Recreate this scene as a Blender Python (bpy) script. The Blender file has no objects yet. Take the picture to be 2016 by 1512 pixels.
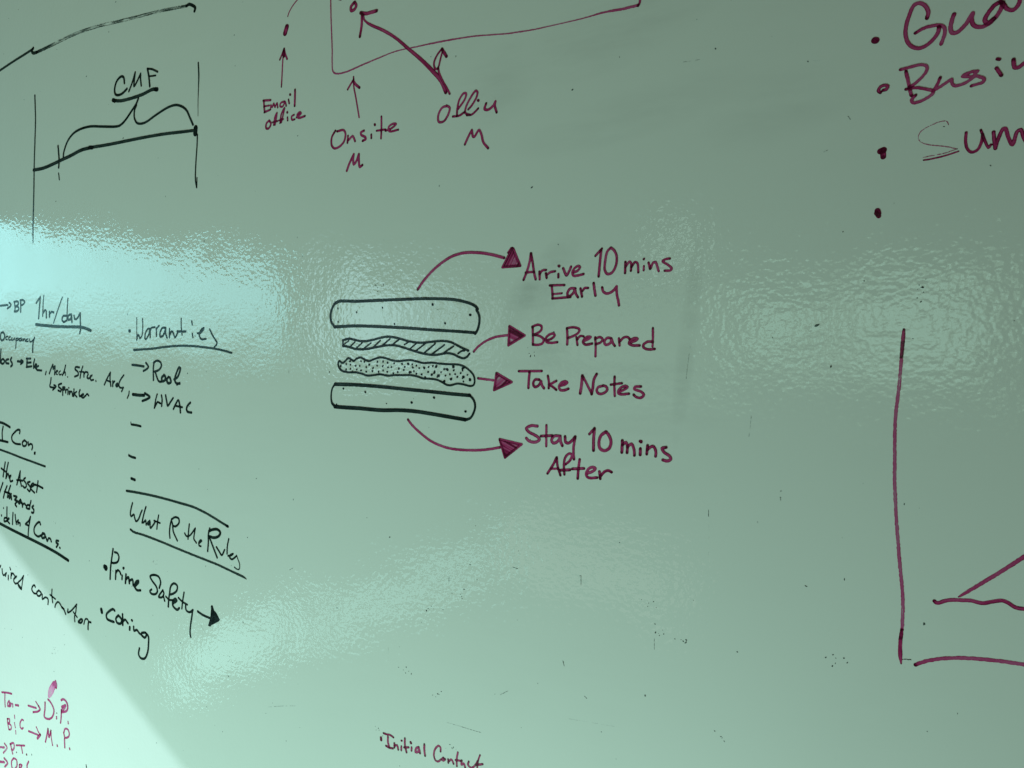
import bpy, math, random
import numpy as np

# ---------------------------------------------------------------- camera
scene = bpy.context.scene
COL = scene.collection
YAW, PITCH, DIST = math.radians(29), math.radians(2.6), 0.9
cam_data = bpy.data.cameras.new('camera')
cam = bpy.data.objects.new('camera', cam_data)
COL.objects.link(cam)
cam.location = (DIST*math.sin(YAW)*math.cos(PITCH), -DIST*math.cos(YAW)*math.cos(PITCH), 1.5+DIST*math.sin(PITCH))
cam.rotation_euler = (math.pi/2-PITCH, 0, YAW)
cam_data.sensor_width = 36.0
cam_data.lens = 26.0
cam_data.clip_start = 0.01
cam_data.clip_end = 100
scene.camera = cam

# ---------------------------------------------------------------- world: dim greenish room light
world = bpy.data.worlds.new('World')
scene.world = world
world.use_nodes = True
bg = world.node_tree.nodes['Background']
bg.inputs['Color'].default_value = (1.0, 0.35, 0.10, 1)
bg.inputs['Strength'].default_value = 0.036

# ---------------------------------------------------------------- lamps: the windows and the sunlit room behind the camera, plus added fills
from mathutils import Vector, Matrix
def area(name, p0, p1, height, up, color, radiance, facing):
    """rectangular lamp whose bottom edge runs p0-p1; radiance in scene units"""
    p0, p1 = Vector(p0), Vector(p1)
    x = (p1-p0); w = x.length; x.normalize()
    u = Vector(up).normalized(); u = (u-x*u.dot(x)).normalized()
    z = x.cross(u)
    if z.dot(Vector(facing)) > 0: x = -x; z = -z          # lamps shine along local -z
    c = (p0+p1)/2+u*height/2
    ld = bpy.data.lights.new(name, 'AREA')
    ld.shape = 'RECTANGLE'; ld.size = w; ld.size_y = height
    ld.color = color
    ld.energy = radiance*math.pi*w*height
    o = bpy.data.objects.new(name, ld); COL.objects.link(o)
    m = Matrix((x, u, z)).transposed().to_4x4(); m.translation = c
    o.matrix_world = m
    return o
R = (1, 0.35, 0)
WIN = (0.38, 0.92, 1.0)
area('window_light', (-2.5, -0.20, 1.745), (-2.5, -2.05, 1.70), 0.27, (0, 0, 1), WIN, 4.7, R)
area('window_light', (-2.5, -0.50, 1.62), (-2.5, -2.05, 1.58), 0.115, (0, 0, 1), WIN, 3.4, R)
area('window_light', (-2.5, -0.50, 1.56), (-2.5, -2.05, 1.49), 0.07, (0, 0, 1), WIN, 1.6, R)
area('window_light', (-2.5, -2.36, 1.46), (-2.5, -3.55, 1.42), 0.58, (0, 0, 1), (0.55, 0.92, 1.0), 2.0, R)
area('window_light', (-2.52, -2.42, 1.56), (-2.52, -3.10, 1.52), 0.38, (0, 0, 1), (0.55, 0.92, 1.0), 2.3, R)
area('window_light', (-2.5, -3.60, 1.50), (-2.5, -4.20, 1.48), 0.48, (0, 0, 1), (0.62, 0.92, 0.95), 1.1, R)
area('back_window_light', (-0.66, -4, 1.42), (-0.08, -4, 1.42), 0.50, (0, 0, 1), (0.55, 0.95, 0.7), 0.9, (0, 1, 0))
area('back_window_light', (-0.58, -4.02, 1.54), (-0.16, -4.02, 1.54), 0.30, (0, 0, 1), (0.45, 0.95, 0.85), 1.3, (0, 1, 0))
area('back_window_light', (-0.02, -4, 1.40), (0.80, -4, 1.42), 0.56, (0, 0, 1), (0.55, 0.95, 0.7), 1.0, (0, 1, 0))
area('back_window_light', (0.10, -4.02, 1.54), (0.68, -4.02, 1.54), 0.30, (0, 0, 1), (0.5, 0.95, 0.85), 1.3, (0, 1, 0))
area('upper_fill_light', (-1.5, -1.75, 3.2), (-0.5, -1.75, 3.2), 0.5, (0, 1, 0), (1.0, 1.0, 0.35), 2.9, (0, 0, -1))  # added yellowish fill from above, lifts the top of the board
area('gap_fill_light', (-1.9, -4.1, 1.30), (0.9, -4.1, 1.30), 0.66, (0, 0, 1), (0.6, 0.95, 0.6), 0.35, (0, 1, 0))  # added dim panel, fills the gaps between the back window reflections
area('upper_window_light', (-1.12, -4, 2.12), (-0.86, -4, 2.12), 0.22, (0, 0, 1), (0.6, 0.95, 0.8), 1.7, (0, 1, 0))
area('sunlit_floor_light', (-2.5, -1.40, -0.05), (-2.5, -2.10, -0.06), 0.26, (0, 0, 1), (0.48, 0.97, 0.93), 2.4, R)
area('sunlit_floor_light', (-2.5, -2.26, -0.12), (-2.5, -4.40, -0.22), 0.23, (0, 0, 1), (0.48, 0.97, 0.93), 1.9, R)
area('sunlit_wall_light', (-2.25, -4, -0.10), (-0.95, -4, -0.25), 0.40, (0, 0, 1), (0.95, 0.95, 0.85), 0.65, (0, 1, 0))
area('sunlit_floor_light', (-1.3, -1.2, -0.2), (-0.7, -1.2, -0.2), 0.5, (0, 1, 0), (0.59, 1.0, 0.87), 38.5, (0, 0, 1))  # unseen fill added for floor bounce, brightens the lower left of the board
area('lower_fill_light', (0.0, -0.6, 0.4), (0.4, -0.6, 0.4), 0.3, (0, 1, 0), (0.62, 1.0, 0.86), 11.0, (0, 0, 1))  # second fill added below the view, no desk here; brightens the lower right

def sunbeam(pos, b, inside, color, energy, radius):
    """hard-edged beam of sun cut off along the straight line through two board points"""
    S = Vector(pos)
    u = [(Vector((p[0], 0, p[1]))-S).normalized() for p in b]
    a = u[0].cross(u[1]).normalized()
    if a.dot(Vector((inside[0], 0, inside[1]))-S) < 0: a = -a
    m = (u[0]+u[1]).normalized()
    k = math.cos(math.radians(84))/m.dot(u[0])
    a = a*math.sqrt(1-k*k)+m*k
    ld = bpy.data.lights.new('sunbeam_light', 'SPOT')
    ld.energy = energy; ld.color = color; ld.spot_size = math.radians(168); ld.spot_blend = 0.0
    ld.shadow_soft_size = radius
    o = bpy.data.objects.new('sunbeam_light', ld); COL.objects.link(o)
    o.location = S
    o.rotation_euler = a.to_track_quat('-Z', 'Y').to_euler()
sunbeam((-3.0, -5.0, 3.2), [(-1.1744, 1.1722), (-0.6380, 0.8508)], (-1.1, 0.75), (0.68, 0.9, 0.97), 530, 0.015)

scene.view_settings.view_transform = 'Standard'
scene.view_settings.look = 'None'
scene.view_settings.exposure = 0.0
scene.view_settings.gamma = 1.0

# ---------------------------------------------------------------- materials
def node(nt, typ, **kw):
    n = nt.nodes.new(typ)
    for k, v in kw.items():
        if k.startswith('i_'):
            n.inputs[k[2:].replace('_', ' ')].default_value = v
        else: setattr(n, k, v)
    return n
def math_node(nt, op, a, b=None, c=None, clamp=False):
    n = nt.nodes.new('ShaderNodeMath'); n.operation = op; n.use_clamp = clamp
    for i, v in enumerate((a, b, c)):
        if v is None: continue
        if hasattr(v, 'links'): nt.links.new(v, n.inputs[i])
        else: n.inputs[i].default_value = v
    return n.outputs[0]
def relief(nt, strength=1.0):
    """fine roller texture of the enamel plus a slow waviness of the sheet"""
    geo = node(nt, 'ShaderNodeNewGeometry')
    mp = node(nt, 'ShaderNodeMapping'); nt.links.new(geo.outputs['Position'], mp.inputs['Vector'])
    mp.inputs['Scale'].default_value = (1, 1, 1.1)
    n1 = node(nt, 'ShaderNodeTexNoise', i_Scale=146.0, i_Detail=1.0, i_Roughness=0.5)
    n2 = node(nt, 'ShaderNodeTexNoise', i_Scale=9.0, i_Detail=1.0)
    n3 = node(nt, 'ShaderNodeTexNoise', i_Scale=45.0, i_Detail=1.0)
    for n in (n1, n2, n3): nt.links.new(mp.outputs[0], n.inputs['Vector'])
    h = math_node(nt, 'MULTIPLY', n1.outputs['Fac'], FINE*strength)
    h = math_node(nt, 'MULTIPLY_ADD', n2.outputs['Fac'], SLOW*strength, h)
    h = math_node(nt, 'MULTIPLY_ADD', n3.outputs['Fac'], MID*strength, h)
    b = node(nt, 'ShaderNodeBump', i_Strength=1.0, i_Distance=1.0)
    nt.links.new(h, b.inputs['Height'])
    return b.outputs['Normal'], geo
FINE, MID, SLOW = 0.00031, 0.0002, 0.0016

SMEARS = [  # x, z, half width, half height, turn, depth : faint grey wiping marks left on the board
    (0.050, 1.625, .030, .065, -35, .16), (0.010, 1.60, .02, .05, -30, .14), (0.050, 1.54, .030, .02, 0, .11),
    (0.135, 1.90, .13, .05, 12, .10), (0.15, 1.80, .16, .03, 8, .08), (0.215, 1.55, .012, .12, -6, .14),
    (0.175, 1.46, .09, .015, 3, .07), (-0.02, 1.86, .07, .05, 30, .09), (0.10, 1.52, .16, .012, -2, .07),
    (0.16, 1.41, .07, .02, -4, .06), (0.30, 1.78, .08, .04, 10, .07), (-0.10, 1.47, .025, .03, 0, .05)]

def board_material():
    m = bpy.data.materials.new('whiteboard_enamel'); m.use_nodes = True
    nt = m.node_tree; p = nt.nodes['Principled BSDF']
    nrm, geo = relief(nt)
    nt.links.new(nrm, p.inputs['Coat Normal'])
    p.inputs['Specular IOR Level'].default_value = 0.0
    p.inputs['Coat Weight'].default_value = 1.0
    p.inputs['Coat Roughness'].default_value = 0.036
    p.inputs['Coat IOR'].default_value = 1.5
    sep = node(nt, 'ShaderNodeSeparateXYZ'); nt.links.new(geo.outputs['Position'], sep.inputs[0])
    X, Z = sep.outputs['X'], sep.outputs['Z']
    # streaky ghosting noise
    mp = node(nt, 'ShaderNodeMapping'); nt.links.new(geo.outputs['Position'], mp.inputs['Vector'])
    mp.inputs['Rotation'].default_value = (0, math.radians(25), 0)
    mp.inputs['Scale'].default_value = (6, 1, 26)
    ns = node(nt, 'ShaderNodeTexNoise', i_Scale=1.6, i_Detail=5.0, i_Roughness=0.6)
    nt.links.new(mp.outputs[0], ns.inputs['Vector'])
    nb = node(nt, 'ShaderNodeTexNoise', i_Scale=3.0, i_Detail=3.0)
    nt.links.new(geo.outputs['Position'], nb.inputs['Vector'])
    streak = math_node(nt, 'MULTIPLY_ADD', ns.outputs['Fac'], 2.4, -0.75, clamp=True)
    general = math_node(nt, 'MULTIPLY', math_node(nt, 'MULTIPLY_ADD', nb.outputs['Fac'], 3.0, -1.35, clamp=True), streak)
    dirt = math_node(nt, 'MULTIPLY', general, 0.05)
    for x, z, a, b, t, d in SMEARS:
        c, s = math.cos(math.radians(t)), math.sin(math.radians(t))
        dx = math_node(nt, 'SUBTRACT', X, x); dz = math_node(nt, 'SUBTRACT', Z, z)
        u = math_node(nt, 'ADD', math_node(nt, 'MULTIPLY', dx, c/a), math_node(nt, 'MULTIPLY', dz, s/a))
        v = math_node(nt, 'ADD', math_node(nt, 'MULTIPLY', dx, -s/b), math_node(nt, 'MULTIPLY', dz, c/b))
        r2 = math_node(nt, 'ADD', math_node(nt, 'MULTIPLY', u, u), math_node(nt, 'MULTIPLY', v, v))
        e = math_node(nt, 'SUBTRACT', 1.0, r2, clamp=True)
        e = math_node(nt, 'MULTIPLY', e, streak)
        dirt = math_node(nt, 'MULTIPLY_ADD', e, d*1.5, dirt)
    mix = node(nt, 'ShaderNodeMix', data_type='RGBA')
    nt.links.new(dirt, mix.inputs['Factor'])
    mix.inputs['A'].default_value = (0.74, 0.77, 0.73, 1)
    mix.inputs['B'].default_value = (0.16, 0.17, 0.16, 1)
    nt.links.new(mix.outputs['Result'], p.inputs['Base Color'])
    p.inputs['Roughness'].default_value = 0.6
    return m

def ink_material(name, thin, mid, deep, rough=0.22):
    m = bpy.data.materials.new(name); m.use_nodes = True
    nt = m.node_tree; p = nt.nodes['Principled BSDF']
    nrm, geo = relief(nt, 0.8)
    nt.links.new(nrm, p.inputs['Coat Normal'])
    p.inputs['Specular IOR Level'].default_value = 0.0
    p.inputs['Coat Weight'].default_value = 0.5
    p.inputs['Coat Roughness'].default_value = rough
    p.inputs['Coat IOR'].default_value = 1.42
    at = node(nt, 'ShaderNodeAttribute', attribute_name='ink')
    ng = node(nt, 'ShaderNodeTexNoise', i_Scale=900.0, i_Detail=2.0)
    nt.links.new(geo.outputs['Position'], ng.inputs['Vector'])
    d = math_node(nt, 'ADD', at.outputs['Fac'], math_node(nt, 'MULTIPLY_ADD', ng.outputs['Fac'], 0.26, -0.13))
    cr = node(nt, 'ShaderNodeValToRGB')
    e = cr.color_ramp.elements
    e[0].position = 0.30; e[0].color = (*thin, 1)
    e[1].position = 1.0; e[1].color = (*deep, 1)
    x = cr.color_ramp.elements.new(0.72); x.color = (*mid, 1)
    nt.links.new(d, cr.inputs[0])
    nt.links.new(cr.outputs[0], p.inputs['Base Color'])
    al = node(nt, 'ShaderNodeMapRange', interpolation_type='SMOOTHSTEP')
    nt.links.new(d, al.inputs['Value'])
    al.inputs['From Min'].default_value = 0.06; al.inputs['From Max'].default_value = 0.46
    nt.links.new(al.outputs[0], p.inputs['Alpha'])
    p.inputs['Roughness'].default_value = 0.6
    return m

BOARD = board_material()
INK = {'k': ink_material('black_marker_ink', (.05, .075, .07), (.010, .022, .020), (.003, .008, .008)),
       'm': ink_material('magenta_marker_ink', (.50, .13, .28), (.39, .028, .125), (.060, .003, .014)),
       's': ink_material('wiped_magenta_ink', (.72, .36, .52), (.66, .22, .42), (.45, .06, .2))}
INK['p'] = INK['m']

# ---------------------------------------------------------------- the whiteboard and its enamel panel
def tag(o, **kw):
    for k, v in kw.items(): o[k] = v
    return o
def empty(name, loc, parent=None):
    o = bpy.data.objects.new(name, None); COL.objects.link(o); o.location = loc
    o.empty_display_size = 0.05
    if parent: o.parent = parent; o.location = Vector(loc)-Vector((0, 0, 0))
    return o
whiteboard = empty('whiteboard', (0, 0, 0))
tag(whiteboard, label='glossy whiteboard wall covered in black and magenta marker notes and a sandwich drawing', category='whiteboard')

def panel():
    x0, x1, z0, z1, th = -3.2, 2.4, 0.0, 3.0, 0.018
    b = 0.003
    v = []
    for y, i in ((th, 0), (b, 0), (0, b)):
        v += [(x0+i, y, z0+i), (x1-i, y, z0+i), (x1-i, y, z1-i), (x0+i, y, z1-i)]
    f = [(3, 2, 1, 0)]
    f = [(0, 1, 2, 3)[::-1]]
    for r in (0, 4):
        for k in range(4):
            a, c = r+k, r+(k+1) % 4
            f.append((a, c, c+4, a+4)[::-1])
    f.append((8, 9, 10, 11))
    me = bpy.data.meshes.new('panel'); me.from_pydata(v, [], f); me.update()
    import bmesh
    bm = bmesh.new(); bm.from_mesh(me); bmesh.ops.recalc_face_normals(bm, faces=bm.faces); bm.to_mesh(me); bm.free()
    me.materials.append(BOARD)
    o = bpy.data.objects.new('panel', me); COL.objects.link(o); o.parent = whiteboard
    return o
panel()

# ---------------------------------------------------------------- marker ink: every word or figure is one thin film of ink,
# grown round the path of the pen (positions in tenths of a millimetre on the board, widths in hundredths)
H = 0.0006
rng = np.random.default_rng(7)
LUT = rng.random((256, 256))
def vnoise(u, v):
    iu, iv = np.floor(u).astype(int), np.floor(v).astype(int)
    fu, fv = u-iu, v-iv
    fu = fu*fu*(3-2*fu); fv = fv*fv*(3-2*fv)
    g = lambda a, b: LUT[a & 255, b & 255]
    return (g(iu, iv)*(1-fu)+g(iu+1, iv)*fu)*(1-fv)+(g(iu, iv+1)*(1-fu)+g(iu+1, iv+1)*fu)*fv

def smooth(pts):
    """Catmull-Rom through the pen positions"""
    P = np.array(pts, float)
    if len(P) < 3: return P
    out = []
    Q = np.vstack([2*P[0]-P[1], P, 2*P[-1]-P[-2]])
    for i in range(1, len(Q)-2):
        p0, p1, p2, p3 = Q[i-1], Q[i], Q[i+1], Q[i+2]
        n = max(2, min(10, int(np.hypot(*(p2-p1)[:2])/0.0022)+1))
        # centripetal weights keep tight letters from looping
        d1 = max(np.hypot(*(p1-p0)[:2])**.5, 1e-4); d2 = max(np.hypot(*(p2-p1)[:2])**.5, 1e-4); d3 = max(np.hypot(*(p3-p2)[:2])**.5, 1e-4)
        m1 = (p2-p0)*d2*d2/(d1*d1+d2*d2)
        m2 = (p3-p1)*d2*d2/(d2*d2+d3*d3)
        for k in range(n):
            t = k/n
            out.append((2*t**3-3*t*t+1)*p1+(t**3-2*t*t+t)*m1+(-2*t**3+3*t*t)*p2+(t**3-t*t)*m2)
    out.append(Q[-2])
    return np.array(out)

class Film:
    def __init__(self, x0, x1, z0, z1):
        self.x0, self.z0 = x0, z0
        self.nx = int((x1-x0)/H)+2; self.nz = int((z1-z0)/H)+2
        self.f = np.full((self.nx, self.nz), -1.0)
        self.T = np.ones((self.nx, self.nz))
    def window(self, xa, xb, za, zb):
        i0 = max(0, int((xa-self.x0)/H)); i1 = min(self.nx, int((xb-self.x0)/H)+2)
        j0 = max(0, int((za-self.z0)/H)); j1 = min(self.nz, int((zb-self.z0)/H)+2)
        return i0, i1, j0, j1
    def stroke(self, parts, dry, sid, thin=0.0):
        allp = np.vstack(parts)
        m = allp[:, 2].max()+4*H
        I = self.window(allp[:, 0].min()-m, allp[:, 0].max()+m, allp[:, 1].min()-m, allp[:, 1].max()+m)
        i0, i1, j0, j1 = I
        if i1 <= i0 or j1 <= j0: return
        F = np.full((i1-i0, j1-j0), -1.0); U = np.zeros_like(F); V = np.zeros_like(F); W = np.full_like(F, 1e-3)
        u = 0.0
        for P in parts:
            for a, b in zip(P[:-1], P[1:]):
                d = b[:2]-a[:2]; L = math.hypot(*d)
                r = max(a[2], b[2])/2+2*H
                k0, k1, l0, l1 = self.window(min(a[0], b[0])-r, max(a[0], b[0])+r, min(a[1], b[1])-r, max(a[1], b[1])+r)
                if k1 > k0 and l1 > l0:
                    gx = (self.x0+np.arange(k0, k1)*H)[:, None]-a[0]; gz = (self.z0+np.arange(l0, l1)*H)[None, :]-a[1]
                    t = np.clip((gx*d[0]+gz*d[1])/max(L*L, 1e-12), 0, 1)
                    ex, ez = gx-t*d[0], gz-t*d[1]
                    w = (a[2]+(b[2]-a[2])*t)/2
                    dist = np.sqrt(ex*ex+ez*ez)
                    s = np.sign(d[0]*gz-d[1]*gx)
                    val = w-dist
                    sl = (slice(k0-i0, k1-i0), slice(l0-j0, l1-j0))
                    better = val > F[sl]
                    F[sl] = np.where(better, val, F[sl]); U[sl] = np.where(better, u+t*L, U[sl])
                    V[sl] = np.where(better, s*dist/np.maximum(w, 1e-5), V[sl]); W[sl] = np.where(better, w, W[sl])
                u += L
        total = u
        # slightly uneven edge, rougher where the pen ran dry
        n = vnoise(U/0.0016+sid*7.1, V*1.5+sid*3.3)-.5
        F = F+n*(0.00022+0.0007*dry)
        slow = vnoise(U/0.012+sid*5.7, V*0+sid)
        lane = vnoise(U/0.022+sid*1.7, V*3.4+sid*9.1)
        fine = vnoise(U/0.006+sid*2.9, V*6.0+sid*4.3)
        d = 0.60+0.20*slow+0.36*(lane-.5)+0.16*(fine-.5)
        d += 0.26*np.clip((np.abs(V)-.62)/.3, 0, 1)                  # ink gathers along the edges
        ends = np.minimum(U, np.maximum(total-U, 0))
        endw = np.clip(1-ends/np.maximum(1.3*W, 1e-5), 0, 1)
        d += 0.30*endw*(0.5+slow)                                      # and where the pen rests
        if dry > 0:
            run = np.clip(U/0.02, 0, 1)
            d -= dry*run*(0.30+1.5*np.clip(lane-.35, 0, 1)+0.9*np.clip(fine-.5, 0, 1))*0.8
        d = np.clip(d, 0.0, 0.97)
        d = d-thin
        d = np.clip(d, 0.0, 0.97)
        if total < 0.004 and not thin: d = np.full_like(d, 0.93)
        sl = (slice(i0, i1), slice(j0, j1))
        self.T[sl] = np.where(F > -H*1.5, self.T[sl]*(1-d*np.clip((F+H*1.5)/(H*1.5), 0, 1)), self.T[sl])
        self.f[sl] = np.maximum(self.f[sl], F)
    def fill(self, poly, dens, sid):
        P = np.array(poly)[:, :2]
        if len(P) < 3: return
        i0, i1, j0, j1 = self.window(P[:, 0].min(), P[:, 0].max(), P[:, 1].min(), P[:, 1].max())
        X = (self.x0+np.arange(i0, i1)*H)[:, None]+np.zeros((1, j1-j0)); Z = (self.z0+np.arange(j0, j1)*H)[None, :]+np.zeros((i1-i0, 1))
        ins = np.zeros(X.shape, bool); dist = np.full(X.shape, 9.)
        for a, b in zip(P, np.roll(P, -1, 0)):
            c = ((a[1] > Z) != (b[1] > Z)) & (X < (b[0]-a[0])*(Z-a[1])/(b[1]-a[1]+1e-12)+a[0]); ins ^= c
            d = b-a; t = np.clip(((X-a[0])*d[0]+(Z-a[1])*d[1])/max(d.dot(d), 1e-12), 0, 1)
            dist = np.minimum(dist, np.hypot(X-a[0]-t*d[0], Z-a[1]-t*d[1]))
        F = np.where(ins, dist, -dist)
        ang = math.radians(72)+sid*.3
        q = (X*math.sin(ang)-Z*math.cos(ang)); r = (X*math.cos(ang)+Z*math.sin(ang))
        lane = vnoise(q/0.0014+50, r/0.03+sid)
        if dens > 1: d = np.full_like(F, .95)
        else: d = np.clip(0.46+dens*.5+1.15*(lane-.5), 0.2, .95)
        sl = (slice(i0, i1), slice(j0, j1))
        self.T[sl] = np.where(F > 0, self.T[sl]*(1-d), self.T[sl])
        self.f[sl] = np.maximum(self.f[sl], F)
    def mesh(self, name, cx, cz):
        """marching squares over the film outline"""
        f, D = self.f, 1-self.T
        f = np.where(np.abs(f) < 1e-7, 1e-7, f)
        ins = f > 0
        c = ins[:-1, :-1].astype(int)+ins[1:, :-1]*2+ins[1:, 1:]*4+ins[:-1, 1:]*8
        verts, dens, faces, idx, eidx = [], [], [], {}, {}
        def corner(i, j):
            k = (i, j)
            if k not in idx:
                idx[k] = len(verts); verts.append((self.x0+i*H-cx, 0.0, self.z0+j*H-cz)); dens.append(D[i, j])
            return idx[k]
        def edge(i, j, i2, j2):
            k = (i, j, i2, j2) if (i, j) < (i2, j2) else (i2, j2, i, j)
            if k not in eidx:
                a, b = f[k[0], k[1]], f[k[2], k[3]]
                t = a/(a-b); t = min(max(t, .02), .98)
                eidx[k] = len(verts)
                verts.append((self.x0+(k[0]+(k[2]-k[0])*t)*H-cx, 0.0, self.z0+(k[1]+(k[3]-k[1])*t)*H-cz))
                dens.append(D[k[0], k[1]] if a > 0 else D[k[2], k[3]])
            return eidx[k]
        for i, j in np.argwhere(c > 0):
            i, j = int(i), int(j)
            q = ((i, j), (i+1, j), (i+1, j+1), (i, j+1))
            code = c[i, j]
            if code == 15: faces.append([corner(*p) for p in q]); continue
            poly = []
            for k in range(4):
                a, b = q[k], q[(k+1) % 4]
                if code >> k & 1: poly.append(corner(*a))
                if (code >> k & 1) != (code >> ((k+1) % 4) & 1): poly.append(edge(*a, *b))
            if len(poly) > 2: faces.append(poly)
        if not faces: return None
        me = bpy.data.meshes.new(name); me.from_pydata(verts, [], faces); me.update()
        at = me.attributes.new('ink', 'FLOAT', 'POINT'); at.data.foreach_set('value', np.array(dens, 'f'))
        return me

def parse(data):
    out = []
    for ln in data.strip().split('\n'):
        if ln[0] == 'P': n, l = ln[2:].split('|'); out.append((n, l, []))
        elif ln[0] == 'M': n, k, l = ln[2:].split('|'); out[-1][2].append((n, k, l, []))
        else:
            tk = ln.split(); kind, dry = tk[0], float(tk[1]); w = None if tk[2] == 'v' else float(tk[2])*1e-5
            runs = [[]]
            for t in tk[3:]:
                if t == '|': runs.append([runs[-1][-1]]); continue
                v = t.split(',')
                runs[-1].append((float(v[0])*1e-4, float(v[1])*1e-4, w if w else float(v[2])*1e-5))
            out[-1][2][-1][3].append((kind, dry, runs))
    return out

X0, X1, Z0, Z1 = -1.45, 0.72, 0.50, 2.40       # nothing is written beyond these limits
layer = 0
def build(name, ink, strokes, parent, origin, label=None):
    global layer
    pts = np.array([p for s in strokes for r in s[2] for p in r])
    m = pts[:, 2].max()+0.004
    xa, xb = max(pts[:, 0].min()-m, X0), min(pts[:, 0].max()+m, X1)
    za, zb = max(pts[:, 1].min()-m, Z0), min(pts[:, 1].max()+m, Z1)
    fm = Film(xa, xb, za, zb)
    for kind, dry, runs in strokes:
        sid = rng.random()*200
        if kind == 'f': fm.fill([p for r in runs for p in r], dry, sid)
        elif kind == 'o':
            for p in runs[0]:
                a = rng.random()*3.14; q = p[2]*.14; w = p[2]*(.85+.25*rng.random())
                fm.stroke([np.array([(p[0]-q*math.cos(a), p[1]-q*math.sin(a), w), (p[0]+q*math.cos(a), p[1]+q*math.sin(a), w*.8)])], 0, sid+a)
        else: fm.stroke([smooth(r) for r in runs if len(r) > 1], dry, sid, 0.2 if ink == 'p' else 0.0)
    cx, cz = (xa+xb)/2, (za+zb)/2
    me = fm.mesh(name, cx, cz)
    me.materials.append(INK[ink])
    o = bpy.data.objects.new(name, me); COL.objects.link(o)
    layer = (layer+1) % 9
    o.parent = parent
    o.location = (cx-origin[0], -0.00012-layer*0.00002, cz-origin[1])
    if label: o['label'] = label
    return o

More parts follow.
